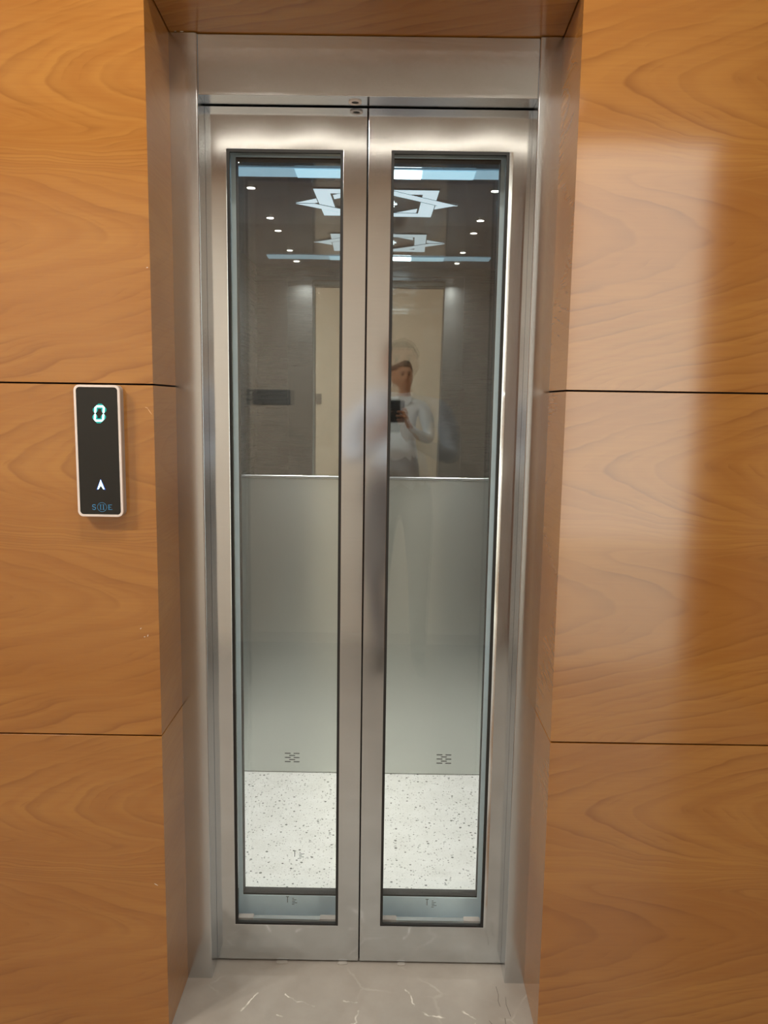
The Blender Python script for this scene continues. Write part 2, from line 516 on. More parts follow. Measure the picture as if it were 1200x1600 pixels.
# ------------------------------------------------------------------ corridor shell
fl = box('floor', 'marble', XL, XR, YB - 0.2, 0.045, -0.05, 0.0)
tag(fl, 'grey veined marble floor in front of the lift', 'floor', kind='structure')
for pts in (((0.330, -0.072), (0.332, -0.10), (0.329, -0.118), (0.331, -0.136)), ((0.348, -0.105), (0.346, -0.13), (0.351, -0.165)), ((0.300, -0.178), (0.312, -0.2)), ((0.337, -0.17), (0.336, -0.2))):
    bm = bmesh.new()
    wd = 0.0007
    A = [bm.verts.new((x - wd * (0.4 + random.random() * 0.6), y, 0.0003)) for x, y in pts]
    B = [bm.verts.new((x + wd * (0.4 + random.random() * 0.6), y, 0.0003)) for x, y in pts]
    for i in range(len(pts) - 1):
        bm.faces.new((A[i], B[i], B[i + 1], A[i + 1]))
    make('crack', bm, 'crack', fl)
for x, wd in ((-0.19, 0.03), (-0.04, 0.024), (0.105, 0.02)):
    pts = [(x - wd / 2, -0.006), (x - wd * 0.2, -0.0085), (x + wd * 0.25, -0.0075), (x + wd / 2, -0.0055), (x + wd * 0.4, 0.004), (x - wd * 0.4, 0.004)]
    prism('sealant_smear', 'silicone', pts, 'z', 0.0, 0.0022, fl)

tag(box('ceiling', 'tan', XL, XR, YB, YA + 0.05, ZC, ZC + 0.05), 'tan brown corridor ceiling above the photographer', 'ceiling', kind='structure')
tag(box('ground', 'ground', -1.5, 4.5, -7.0, YB - 0.2, -0.08, -0.02), 'pale paving outside the open doorway', 'ground', kind='structure')

wb = box('wall_back', 'cream', XL, 0.685, YB - 0.12, YB, 0, ZC)
tag(wb, 'cream painted corridor wall seen mirrored behind the photographer', 'wall', kind='structure')
df = empty('trim_2', (0.8, YB, 0))
tag(df, 'dark wooden frame of the doorway opposite the lift', 'door frame', kind='structure')
def local(o, x0, x1, y0, y1, z0, z1, name, mat, bev=0.0):
    L = o.location
    return box(name, mat, x0 - L.x, x1 - L.x, y0 - L.y, y1 - L.y, z0 - L.z, z1 - L.z, o, bev)
local(df, 0.685, 0.89, YB - 0.12, YB + 0.015, 0, ZC, 'frame_post', 'frame_wood', 0.003)
local(df, 1.60, XR, YB - 0.12, YB + 0.015, 0, ZC, 'frame_post', 'frame_wood', 0.003)
tag(box('wall_end_right', 'dark_wood', XR, XR + 0.1, YB - 0.12, YA + 0.05, 0, ZC + 0.05), 'dark wood wall closing the corridor on the right', 'wall', kind='structure')
tag(box('wall_end_left', 'dark_wood', XL - 0.1, XL, YB - 0.12, YA + 0.05, 0, ZC + 0.05), 'dark wood wall closing the corridor on the left', 'wall', kind='structure')

sl = empty('strip_light', (0.0, -2.06, ZC))
tag(sl, 'slim warm linear lamp along the corridor ceiling', 'light')
local(sl, -0.75, 0.82, -2.075, -2.045, ZC - 0.018, ZC, 'housing', 'alu', 0.002)
local(sl, -0.74, 0.81, -2.068, -2.052, ZC - 0.022, ZC - 0.0182, 'diffuser', 'strip')

def lamp(parent, name, d, watts, col, z, spread=180):
    l = bpy.data.lights.new(name, 'AREA')
    l.shape = 'DISK'
    l.size = d
    l.energy = watts
    l.color = col
    l.spread = math.radians(spread)
    o = bpy.data.objects.new(name, l)
    COL.objects.link(o)
    o.parent = parent
    o.location = (0, 0, z)
    return o
def hall_light(x, y, label, watts=HALL_W):
    d = empty('ceiling_light', (x, y, ZC))
    tag(d, label, 'ceiling light', 'warm corridor ceiling lights')
    n = 28
    for nm, mt_, ro, ri, z0, z1 in (('ring', 'alu', 0.075, 0.060, -0.006, 0.0), ('lens', 'hall', 0.0598, 0.0, -0.004, -0.001)):
        bm = bmesh.new()
        if ri:
            tube_ring(bm, 0, 0, z0, z1, ro, ri, n)
        else:
            disc(bm, 0, 0, z0, z1, ro, n)
        make(nm, bm, mt_, d)
    lamp(d, 'lamp', 0.118, watts, (1.0, 0.93, 0.82), -0.0045)
hall_light(-1.85, -1.30, 'round warm ceiling light at the left end of the corridor')
hall_light(-1.48, -1.28, 'round warm ceiling light left of the lift, nearer the entrance')

hall_light(-0.38, -0.80, 'added unseen fill lamp over the left leaf of the lift entrance', 8.5)  # added lamp, kept out of every reflection, brightens the cream wall opposite
hall_light(0.36, -0.80, 'added unseen fill lamp over the right leaf of the lift entrance', 7.0)  # its added partner on the right, likewise unseen fill for the cream wall

pn = empty('name_plate', (-0.612, YB, 1.358))
tag(pn, 'small dark rectangular plate on the cream wall', 'sign')
local(pn, -0.733, -0.491, YB, YB + 0.006, 1.358, 1.441, 'plate', 'plate', 0.0015)
for sx_ in (-0.72, -0.504):
    local(pn, sx_ - 0.003, sx_ + 0.003, YB + 0.006, YB + 0.008, 1.396, 1.402, 'screw', 'chrome')

# ------------------------------------------------------------------ wood panelling round the lift
TH, GAP = 0.018, 0.0034
def wood_wall(side, label):
    s = -1 if side == 'left' else 1
    xo = WL if s < 0 else WR
    xe = XL if s < 0 else XR
    lo, hi = sorted((xe, xo + s * TH))
    wall = box('wall_' + side, 'gap', lo, hi, YA + TH, 0.02, 0.0, ZC)
    tag(wall, label, 'wall', kind='structure')
    spans = ((0.0, Z2 - GAP / 2), (Z2 + GAP / 2, Z1 - GAP / 2), (Z1 + GAP / 2, ZS + 0.03), )
    tops = (Z2, Z1, Z1 + 0.7206)
    for k, (a, b) in enumerate(spans):
        zt = tops[k]
        bb = b if k < 2 else ZC
        # face panel with a mitred edge at the opening
        pts = [(xe, YA), (xo, YA), (xo + s * TH, YA + TH), (xe, YA + TH)]
        o = prism('wood_panel', 'wood', pts, 'z', a - zt, bb - zt, wall, 0.0003)
        o.location = (0, 0, zt)
        # panel lining the reveal
        pts = [(xo, YA), (xo, YJ + 0.012), (xo + s * TH, YJ + 0.012), (xo + s * TH, YA + TH)]
        o = prism('reveal_panel', 'wood_strip', pts, 'z', a - zt, b - zt, wall, 0.0003)
        o.location = (0, 0, zt)
    return wall
wl = wood_wall('left', 'orange cherry-wood panelled wall left of the lift, carrying the floor indicator')
wr = wood_wall('right', 'paler glossy cherry-wood panelled wall right of the lift')
wt = box('wall_top', 'gap', WL, WR, YA + TH, 0.02, ZS + TH + 0.016, ZC)
tag(wt, 'cherry-wood panelling over the lift opening', 'wall', kind='structure')
o = box('wood_panel', 'wood', WL + 0.002, WR - 0.002, YA, YA + TH, ZS + 0.034 - 2.85, ZC - 2.85, wt); o.location = (0, 0, 2.85)
# soffit: a panel laid flat, its grain along the opening
bm = bmesh.new()
bbox(bm, WL + 0.0015, WR - 0.0015, -TH, 0, -0.12, 0.166 - 0.10, 0.0006)
so = make('soffit_panel', bm, 'wood', wt)
TILT = math.radians(5.0)
so.rotation_euler = (math.radians(90) - TILT, 0, 0)
so.location = (0, YA + 0.066, ZS + TH + 0.10 * math.sin(TILT))
# scuffs on the panels
def px_scuff(x, z, L, a, y, parent, mat='scratch', wd=0.0012):
    bm = bmesh.new()
    dx, dz = math.cos(a) * L / 2, math.sin(a) * L / 2
    nx, nz = -math.sin(a) * wd / 2, math.cos(a) * wd / 2
    pts = [(x - dx, z - dz), (x - dx * 0.3 + nx, z - dz * 0.3 + nz), (x + dx, z + dz), (x + dx * 0.2 - nx, z + dz * 0.2 - nz)]
    return prism('scuff_mark', mat, pts, 'y', y - 0.0003, y + 0.0004, parent)
def at(px, py, y):
    d = fwd + r2 * ((px - 600) / FPX) + u2 * ((800 - py) / FPX)
    t = (y - CAM.y) / d.y
    return CAM + d * t
for px, py, L, a, mt_ in ((234, 643, 0.016, -0.95, 'scratch'), (229, 637, 0.008, -0.3, 'scratch'), (231, 993, 0.006, 1.4, 'fleck'), (226, 995, 0.004, 0.2, 'fleck'), (220, 982, 0.004, 1.0, 'fleck'), (244, 1382, 0.010, -0.5, 'fleck'), (230, 418, 0.004, 0.4, 'fleck')):
    p = at(px, py, YA)
    px_scuff(p.x, p.z, L, a, YA, wl, mt_, 0.0018 if mt_ == 'fleck' else 0.0011)

# ------------------------------------------------------------------ steel frame of the lift entrance
fr = empty('trim_1', (0, YJ, 0))
tag(fr, 'brushed steel frame round the lift entrance', 'door frame', kind='structure')
def jamb(xo, xi):
    s = 1 if xi > xo else -1
    t = 0.0025
    pts = [(xo, YJ), (xi, YJ), (xi, 0.0), (xi - s * 0.02, 0.0), (xi - s * 0.02, YJ + 0.03), (xo, YJ + 0.03)]
    j = prism('jamb', 'steel_jamb', [(p[0], p[1] - YJ) for p in pts], 'z', 0.0, ZS - 0.0022, fr, 0.0)
    me = j.data
    bmj = bmesh.new(); bmj.from_mesh(me)
    es = [e for e in bmj.edges if abs(e.verts[0].co.x - e.verts[1].co.x) < 1e-6 and abs(e.verts[0].co.x - xi) < 1e-6 and abs(e.verts[0].co.y) < 1e-6 and abs(e.verts[1].co.y) < 1e-6]
    bmesh.ops.bevel(bmj, geom=es, offset=0.0032, segments=5, affect='EDGES', profile=0.5)
    bmj.normal_update(); add_uv(bmj); bmj.to_mesh(me); bmj.free()
    return j
jl = jamb(WL, HL)
jr = jamb(WR, HR)
hd = local(fr, HL, HR, YJ + 0.005, 0.0, ZT, ZS - 0.0022, 'header', 'steel_jamb', 0.0010)
# key-release escutcheon in the underside of the header
kx, ky = -0.027, -0.026 - YJ
bm = bmesh.new(); tube_ring(bm, kx, ky, ZT - 0.0022, ZT + 0.001, 0.0140, 0.0082)
kl = make('key_escutcheon', bm, 'bezel', hd, smooth_=False)
bm = bmesh.new(); disc(bm, kx, ky, ZT - 0.0008, ZT + 0.001, 0.0081)
make('keyhole', bm, 'black', hd)
# plaster flecks where the jamb meets the soffit
for px, py in ((268, 47), (274, 48), (284, 49)):
    p = at(px, py, YJ)
    bm = bmesh.new()
    bmesh.ops.create_icosphere(bm, subdivisions=1, radius=0.0026, matrix=Matrix.Translation((p.x, p.y - YJ, p.z)) @ Matrix.Diagonal((1.6, 0.5, 0.6, 1)))
    make('plaster_fleck', bm, 'fleck', jl)

# ------------------------------------------------------------------ landing doors and car doors
def lift_door(name, label, x0, x1, hx0, hx1, z0, z1, hz0, hz1, y0, y1, mat, gasket=True, stamp=None, inner='l'):
    cx = (x0 + x1) / 2
    d = empty(name, (cx, (y0 + y1) / 2, 0))
    tag(d, label, 'lift door', kind='structure')
    L = d.location
    fb = frame_bm(x0 - L.x, x1 - L.x, z0, z1, hx0 - L.x, hx1 - L.x, hz0, hz1, y0 - L.y, y1 - L.y, 0.0007)
    make('door_leaf', fb, mat, d)
    if not gasket:
        fb = frame_bm(x0 - L.x, x1 - L.x, z0, z1, hx0 - L.x, hx1 - L.x, hz0, hz1, y1 - L.y + 0.0002, y1 - L.y + 0.0025)
        make('inner_skin', fb, 'steel_side', d)
    g = 0.0060
    if gasket:
        gb = frame_bm(hx0 - L.x - 0.0005, hx1 - L.x + 0.0005, hz0 - 0.0005, hz1 + 0.0005, hx0 - L.x + g, hx1 - L.x - g, hz0 + g * 0.8, hz1 - g, y0 - L.y + 0.0008, y0 - L.y + 0.009)
        make('gasket', gb, 'black', d)
    else:
        gb = frame_bm(hx0 - L.x - 0.0005, hx1 - L.x + 0.0005, hz0 - 0.0005, hz1 + 0.0005, hx0 - L.x + 0.001, hx1 - L.x - 0.001, hz0 + 0.004, hz1 - 0.003, y0 - L.y + 0.002, y1 - L.y - 0.001)
        make('gasket', gb, 'black', d)
    gy = y0 + 0.012 if gasket else (y0 + y1) / 2
    box('glass_pane', 'glass', hx0 - L.x, hx1 - L.x, gy - L.y, gy + 0.005 - L.y, hz0, hz1, d)
    if gasket:
        for cxx in (hx0 + 0.020, hx1 - 0.026):
            box('setting_block', 'body_grey', cxx - 0.020 - L.x, cxx + 0.020 - L.x, gy + 0.006 - L.y, y1 + 0.002 - L.y, hz0, hz0 + 0.0046, d)
        ft = 0.006
        fb = frame_bm(hx0 - L.x + 0.0002, hx1 - L.x - 0.0002, hz0 + 0.0002, hz1 - 0.0002, hx0 - L.x + 0.003, hx1 - L.x - 0.003, hz0 + 0.003, hz1 - 0.003, y0 - L.y + 0.0185, y1 - L.y - 0.0002)
        make('glazing_bead', fb, 'steel_rail', d)
    if stamp:
        sxx, szz = stamp
        yy = gy - L.y - 0.0004
        st = box('glass_stamp', 'stamp', sxx - L.x - 0.0055, sxx - L.x + 0.002, yy, yy + 0.0004, szz + 0.011, szz + 0.0125, d)
        box('stamp_stroke', 'stamp', sxx - L.x - 0.0024, sxx - L.x - 0.0009, yy, yy + 0.0004, szz - 0.004, szz + 0.011, st)
        for k, (dx, dz, wd) in enumerate(((0.006, 0.007, 0.004), (0.009, 0.003, 0.010), (0.007, -0.001, 0.007), (0.010, -0.005, 0.012), (0.006, -0.009, 0.006))):
            box('stamp_stroke', 'stamp', sxx - L.x + dx - wd / 2 + 0.006, sxx - L.x + dx + wd / 2 + 0.006, yy, yy + 0.0004, szz + dz, szz + dz + 0.0013, st)
    return d
gp = 0.0016
gp = 0.0016
lift_door('door_1', 'left brushed steel landing door leaf with a tall glass panel', HL - 0.02, -gp, -0.3045, -0.0525, 0.005, ZT - 0.0025, 0.098, 1.9115, 0.0015, 0.0345, 'steel', stamp=(-0.176, 0.154))
lift_door('door_2', 'right brushed steel landing door leaf with a tall glass panel', gp, HR + 0.02, 0.0515, 0.3050, 0.005, ZT - 0.0025, 0.0995, 1.912, 0.0015, 0.0345, 'steel', stamp=(0.168, 0.153))
d2 = bpy.data.objects['door_2']
for d_, xa, xb in ((bpy.data.objects['door_1'], -gp - 0.0004, -0.0001), (d2, 0.0001, gp + 0.0004)):
    local(d_, xa, xb, 0.010, 0.020, 0.006, ZT - 0.006, 'edge_seal', 'black')
prism('leaf_fold', 'steel', [(0.3056 - d2.location.x, 0.0015 - 0.0009 - d2.location.y), (0.3138 - d2.location.x, 0.0016 - d2.location.y), (0.3056 - d2.location.x, 0.0016 - d2.location.y)], 'z', 0.0995, 1.912, d2)
cy0, cy1 = 0.098, 0.128
lift_door('door_3', 'left satin steel car door leaf behind the left landing door', -0.42, -gp, -0.303, -0.0525, 0.008, 1.99, 0.112, 1.923, cy0, cy1, 'satin', gasket=False, stamp=(-0.170, 0.215))
lift_door('door_4', 'right satin steel car door leaf behind the right landing door', gp, 0.42, 0.0525, 0.300, 0.008, 1.99, 0.114, 1.925, cy0, cy1, 'satin', gasket=False)
# black edge strip of each car window
tag(box('trim_3', 'alu', -0.45, 0.45, 0.045, 0.09, -0.03, 0.0), 'aluminium landing sill between the doors', 'sill', kind='structure')
tag(box('trim_4', 'alu', -0.45, 0.45, 0.094, 0.135, -0.03, 0.0), 'aluminium car sill under the car doors', 'sill', kind='structure')

# ------------------------------------------------------------------ dark shaft round the car
for nm, b_ in (('wall_shaft_left', (-0.95, -0.85, 0.02, 1.35, -0.3, 2.7)), ('wall_shaft_right', (0.85, 0.95, 0.02, 1.35, -0.3, 2.7)), ('wall_shaft_back', (-0.95, 0.95, 1.25, 1.35, -0.3, 2.7)),
               ('ceiling_shaft', (-0.95, 0.95, -0.21, 1.35, 2.6, 2.7)), ('floor_shaft', (-0.95, 0.95, 0.046, 1.35, -0.35, -0.25))):
    tag(box(nm, 'concrete', *b_), 'bare dark concrete of the lift shaft, ' + nm.split('_')[-1] + ' ' + nm.split('_')[0] + ' side', 'shaft', kind='structure')

# ------------------------------------------------------------------ lift car
tag(box('floor_car', 'terrazzo', -CX, CX, 0.135, CY1 + 0.03, -0.03, 0.0), 'white speckled stone floor of the lift car', 'floor', kind='structure')
ZM = 1.1107
wcb = box('wall_car_back', 'gap', -CX, CX, CY1 + 0.006, CY1 + 0.03, 0, 2.05)
tag(wcb, 'rear wall of the lift car with steel panel and mirror', 'wall', kind='structure')
lp = box('lower_panel', 'steel_car', -CX, CX, CY1, CY1 + 0.006, 0.003, ZM - 0.006, wcb)
box('divider_strip', 'steel_rail', -CX, CX, CY1 - 0.004, CY1 + 0.006, ZM - 0.0045, ZM + 0.0045, wcb, 0.0015)
for cxv, czv in ((-0.287, 0.0585), (0.2795, 0.062)):
    for r_ in range(5):
        z_ = czv + (2 - r_) * 0.0082
        for dx in ((-0.0165, 0.0165) if r_ % 2 == 0 else (0.0,)):
            bm = bmesh.new()
            pts = rounded(0.0225, 0.0036, 0.0017, 3)
            prism('vent_slot', 'vent', [(cxv + dx + p[0], z_ + p[1]) for p in pts], 'y', CY1 - 0.0004, CY1 + 0.001, lp)
            bm.free()
mr = box('mirror', 'mirror', -CX, CX, CY1 + 0.0005, CY1 + 0.0055, ZM + 0.005, CZ, None, 0.0)
tag(mr, 'wavy mirror-polished steel sheet on the upper rear wall of the car', 'mirror')
for s, nm in ((-1, 'left'), (1, 'right')):
    lo, hi = sorted((s * CX, s * (CX + 0.02)))
    wcs = box('wall_car_' + nm, 'steel_side', lo, hi, 0.14, CY1 + 0.006, 0, 2.05)
    tag(wcs, 'polished steel %s side wall of the lift car' % nm, 'wall', kind='structure')
    lo, hi = sorted((s * 0.40, s * CX))
    wcf = box('wall_car_front_' + nm, 'steel_side', lo, hi, 0.131, 0.145, 0, 2.05)
    tag(wcf, 'steel front return panel on the %s of the car doors' % nm, 'wall', kind='structure')
tag(box('trim_5', 'steel_side', -0.40, 0.40, 0.131, 0.145, 1.94, 2.05), 'steel transom over the car doors, inside', 'trim', kind='structure')

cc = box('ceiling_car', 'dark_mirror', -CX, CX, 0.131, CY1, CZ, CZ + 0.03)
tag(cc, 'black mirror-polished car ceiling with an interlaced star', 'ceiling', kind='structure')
# interlaced star: rectangle band and rhombus band, woven
SX, SY = 0.008, 0.722
def bar(p, q, wd, lvl, shrink=0.0, cut=None):
    """bar from p to q (centre line offset to the inside), lvl 0..2"""
    p, q = Vector(p), Vector(q)
    d = (q - p).normalized()
    n = Vector((-d.y, d.x))
    if n.dot(Vector((SX, SY)) - (p + q) / 2) < 0:
        n = -n
    return p, q, n, d
def quad_bars(corners, wd, lvls, label):
    c = [Vector(x) for x in corners]
    k = len(c)
    ctr = sum(c, Vector((0, 0))) / k
    def offs(t):
        out = []
        for i in range(k):
            a, b, e = c[i - 1], c[i], c[(i + 1) % k]
            d1, d2 = (b - a).normalized(), (e - b).normalized()
            n1, n2 = Vector((-d1.y, d1.x)), Vector((-d2.y, d2.x))
            if n1.dot(ctr - b) < 0: n1 = -n1
            if n2.dot(ctr - b) < 0: n2 = -n2
            bis = (n1 + n2)
            out.append(b + bis * (t / (1 + n1.dot(n2))))
        return out
    inn, og, ig = offs(wd), offs(-0.006), offs(wd + 0.006)
    for i in range(k):
        j = (i + 1) % k
        zt = CZ - 0.0012 - lvls[i] * 0.0012
        b = prism('star_bar', 'star', [tuple(c[i]), tuple(c[j]), tuple(inn[j]), tuple(inn[i])], 'z', zt - 0.0006, zt, cc)
        d = (c[j] - c[i]).normalized() * 0.012
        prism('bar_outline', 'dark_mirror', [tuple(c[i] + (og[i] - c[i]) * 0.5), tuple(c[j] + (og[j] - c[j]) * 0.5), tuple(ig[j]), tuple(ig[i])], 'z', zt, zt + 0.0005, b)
quad_bars([(SX - 0.178, SY - 0.168), (SX + 0.180, SY - 0.165), (SX + 0.172, SY + 0.155), (SX - 0.172, SY + 0.15)], 0.044, [1, 1, 1, 1], 'frame')
quad_bars([(SX - 0.246, SY - 0.002), (SX, SY - 0.20), (SX + 0.246, SY + 0.002), (SX, SY + 0.20)], 0.036, [0, 2, 0, 2], 'rhombus')
pts = []
for i in range(24):
    a = 2 * math.pi * i / 24
    r_ = 0.075 if i % 2 == 0 else 0.045
    pts.append((SX + 0.005 + r_ * math.cos(a) * 0.75, SY + r_ * math.sin(a) * 0.75))
prism('star_centre', 'star_mid', pts, 'z', CZ - 0.003, CZ - 0.0005, cc)
lb = box('light_bar', 'bar', -0.46, 0.46, 0.358, 0.438, CZ - 0.003, CZ - 0.0005, cc, 0.0008)
for x0_, x1_ in ((-0.20, -0.032), (0.132, 0.27)):
    box('bar_segment', 'bar_mid', x0_, x1_, 0.361, 0.435, CZ - 0.005, CZ - 0.0031, lb)
box('bar_lens', 'bar_hot', -0.03, 0.13, 0.361, 0.435, CZ - 0.005, CZ - 0.0031, lb)
# downlights
def downlight(x, y, label):
    d = empty('downlight', (x, y, CZ))
    tag(d, label, 'downlight', 'downlights in the car ceiling')
    bm = bmesh.new(); tube_ring(bm, 0, 0, -0.004, -0.0003, 0.019, 0.0115, 28)
    make('ring', bm, 'chrome', d)
    bm = bmesh.new(); disc(bm, 0, 0, -0.0028, -0.0004, 0.0112, 24)
    make('lens', bm, 'spot', d)
    lamp(d, 'lamp', 0.0222, SPOT_W, (1.0, 0.97, 0.92), -0.0032, 135)
    return d
for x, y, l in ((-0.345, 0.305, 'lit round downlight at the front left of the car ceiling'), (-0.345, 0.55, 'lit round downlight left of the ceiling star, middle row'), (-0.345, 0.915, 'lit round downlight at the rear left corner of the car ceiling'),
                (0.345, 0.305, 'lit round downlight at the front right of the car ceiling'), (0.345, 0.55, 'lit round downlight right of the ceiling star, middle row'), (0.345, 0.915, 'lit round downlight at the rear right corner of the car ceiling')):
    downlight(x, y, l)

# ------------------------------------------------------------------ hall indicator
IX, IZ, IW, IH = -0.5112, 1.2727, 0.0888, 0.2565
IY0, IY1 = YA - 0.021, YA
ind = empty('floor_indicator', (IX, YA, IZ))
tag(ind, 'slim black lift indicator with white rim showing a cyan 0, on the left wood wall', 'lift indicator')
def iy(y): return y - YA
prism('housing', 'body_grey', rounded(IW, IH, 0.0105), 'y', iy(IY0 + 0.0045), 0.0, ind)
bm = bmesh.new()
o_, i_ = rounded(IW, IH, 0.0105), rounded(IW - 0.0085, IH - 0.0085, 0.0068)
n_ = len(o_)
ys = (iy(IY0 - 0.0005), iy(IY0 + 0.0045))
vo = [[bm.verts.new((p[0], y, p[1])) for p in o_] for y in ys]
vi = [[bm.verts.new((p[0], y, p[1])) for p in i_] for y in ys]
for i in range(n_):
    j = (i + 1) % n_
    for q in ((vo[0][i], vo[0][j], vi[0][j], vi[0][i]), (vo[1][i], vi[1][i], vi[1][j], vo[1][j]), (vo[0][i], vo[1][i], vo[1][j], vo[0][j]), (vi[0][i], vi[0][j], vi[1][j], vi[1][i])):
        bm.faces.new(q)
bmesh.ops.recalc_face_normals(bm, faces=bm.faces[:])
make('rim', bm, 'bezel', ind)
fc = prism('face', 'face', rounded(IW - 0.0087, IH - 0.0087, 0.0067), 'y', iy(IY0 + 0.0004), iy(IY0 + 0.004), ind)
fy = iy(IY0 + 0.0004)
def seg(name, mat, pts, y_off, parent, sl=0.10):
    cz = DZ
    return prism(name, mat, [(DX + p[0] + sl * p[1], DZ + p[1]) for p in pts], 'y', fy - y_off - 0.0003, fy - y_off, parent)
DX, DZ = 0.0040, 0.0735
hw, hh, tk = 0.0082, 0.0140, 0.0042
def hexseg(a, b, t):
    (x0, z0), (x1, z1) = a, b
    L = math.hypot(x1 - x0, z1 - z0); ux, uz = (x1 - x0) / L, (z1 - z0) / L
    nx, nz = -uz * t / 2, ux * t / 2; e = t / 2
    return [(x0, z0), (x0 + ux * e + nx, z0 + uz * e + nz), (x1 - ux * e + nx, z1 - uz * e + nz), (x1, z1), (x1 - ux * e - nx, z1 - uz * e - nz), (x0 + ux * e - nx, z0 + uz * e - nz)]
segs = [((-hw, hh), (hw, hh)), ((hw, hh), (hw, 0)), ((hw, 0), (hw, -hh)), ((hw, -hh), (-hw, -hh)), ((-hw, -hh), (-hw, 0)), ((-hw, 0), (-hw, hh))]
dg = empty('digit')
dg.parent = ind
dg_first = None
for a, b in segs:
    g_ = seg('digit_halo', 'led_glow', hexseg(a, b, tk * 2.3), 0.0001, fc)  # wider teal copy behind the core paints its halo
    seg('segment_core', 'led', hexseg((a[0] * 0.98, a[1] * 0.985), (b[0] * 0.98, b[1] * 0.985), tk), 0.0005, fc)
bpy.data.objects.remove(dg)
# arrow
ax, az = 0.0022, -0.0655
arrow = [(0, 0.0105), (0.0072, -0.0085), (0.0045, -0.0085), (0.0, -0.0015), (-0.0045, -0.0085), (-0.0072, -0.0085)]
prism('arrow_edge', 'led_blue', [(ax + p[0] * 1.28, az + p[1] * 1.12) for p in arrow], 'y', fy - 0.0004, fy - 0.0001, fc)
prism('arrow', 'led_arrow', [(ax + p[0], az + p[1]) for p in arrow], 'y', fy - 0.0009, fy - 0.0005, fc)
# logo: S, two I strokes in a ring, E
lx, lz = 0.0030, -0.1095
lg = None
def lbox(name, x0, x1, z0, z1):
    return prism(name, 'logo', [(lx + x0, lz + z0), (lx + x1, lz + z0), (lx + x1, lz + z1), (lx + x0, lz + z1)], 'y', fy - 0.0004, fy - 0.0001, fc)
def stroke(name, pts, wd):
    bm = bmesh.new()
    n = len(pts)
    A, B = [], []
    for i, p in enumerate(pts):
        a = pts[max(i - 1, 0)]; b = pts[min(i + 1, n - 1)]
        d = Vector((b[0] - a[0], b[1] - a[1])).normalized(); nn = Vector((-d.y, d.x)) * wd / 2
        A.append(bm.verts.new((lx + p[0] + nn.x, fy - 0.0004, lz + p[1] + nn.y)))
        B.append(bm.verts.new((lx + p[0] - nn.x, fy - 0.0004, lz + p[1] - nn.y)))
    for i in range(n - 1):
        bm.faces.new((A[i], A[i + 1], B[i + 1], B[i]))
    r = bmesh.ops.extrude_face_region(bm, geom=bm.faces[:])
    for v in [g for g in r['geom'] if isinstance(g, bmesh.types.BMVert)]:
        v.co.y += 0.0003
    bmesh.ops.recalc_face_normals(bm, faces=bm.faces[:])
    return make(name, bm, 'logo', fc)
spts = []
for i in range(9):
    a = math.radians(20 + 250 * i / 8); spts.append((-0.0158 + 0.0030 * math.cos(a), 0.0024 + 0.0024 * math.sin(a)))
for i in range(9):
    a = math.radians(90 - 250 * i / 8); spts.append((-0.0158 + 0.0032 * math.cos(a), -0.0026 + 0.0026 * math.sin(a)))
stroke('logo_letter', spts, 0.0012)
ring_ = [(0.0090 * math.cos(2 * math.pi * i / 32), 0.0090 * math.sin(2 * math.pi * i / 32)) for i in range(33)]
stroke('logo_ring', ring_, 0.0006)
for ix in (-0.0028, 0.0028):
    lbox('logo_letter', ix - 0.0006, ix + 0.0006, -0.0048, 0.0048)
    lbox('logo_serif', ix - 0.0020, ix + 0.0020, 0.0042, 0.0050)
    lbox('logo_serif', ix - 0.0020, ix + 0.0020, -0.0050, -0.0042)
lbox('logo_letter', 0.0128, 0.0141, -0.0050, 0.0050)
for z_, x1 in ((0.0042, 0.0195), (-0.0005, 0.0180), (-0.0050, 0.0200)):
    lbox('logo_serif', 0.0118, x1, z_, z_ + 0.0009)

# ------------------------------------------------------------------ the photographer, standing behind the camera
PX, PY = 0.12, -2.17
def skinned(name, nodes, edges, root, sub=2):
    me = bpy.data.meshes.new(name)
    keys = list(nodes)
    idx = {k: i for i, k in enumerate(keys)}
    me.from_pydata([nodes[k][0] for k in keys], [(idx[a], idx[b]) for a, b in edges], [])
    ob = bpy.data.objects.new(name, me)
    COL.objects.link(ob)
    ob.modifiers.new('skin', 'SKIN')
    sd = me.skin_vertices[0].data
    for k in keys:
        r = nodes[k][1]
        sd[idx[k]].radius = r if isinstance(r, tuple) else (r, r)
        sd[idx[k]].use_root = (k == root)
    sb = ob.modifiers.new('sub', 'SUBSURF')
    sb.levels = sub; sb.render_levels = sub
    dg_ = bpy.context.evaluated_depsgraph_get()
    out = bpy.data.meshes.new_from_object(ob.evaluated_get(dg_))
    bpy.data.objects.remove(ob)
    return out
nodes = {'pelvis': ((0, 0, 0.93), (0.150, 0.105)), 'waist': ((0, 0.0, 1.06), (0.140, 0.100)), 'chest': ((0, 0.0, 1.22), (0.155, 0.108)),
         'uchest': ((0, -0.005, 1.34), (0.135, 0.09)), 'neckb': ((0, 0.0, 1.41), (0.062, 0.058)), 'neck': ((0, 0.015, 1.455), 0.050),
         'jaw': ((0, 0.035, 1.505), (0.058, 0.070)), 'face': ((0, 0.03, 1.565), (0.072, 0.090)), 'brow': ((0, 0.022, 1.615), (0.073, 0.090)), 'crown': ((0, 0.012, 1.662), (0.050, 0.060)),
         'nose': ((0, 0.130, 1.560), 0.011)}
edges = [('pelvis', 'waist'), ('waist', 'chest'), ('chest', 'uchest'), ('uchest', 'neckb'), ('neckb', 'neck'), ('neck', 'jaw'), ('jaw', 'face'), ('face', 'brow'), ('brow', 'crown'), ('face', 'nose')]
HXo, HYo, HZo = CAM.x - PX, 0.0, 1.318     # phone centre (local), below the lens
phx = HXo + 0.018
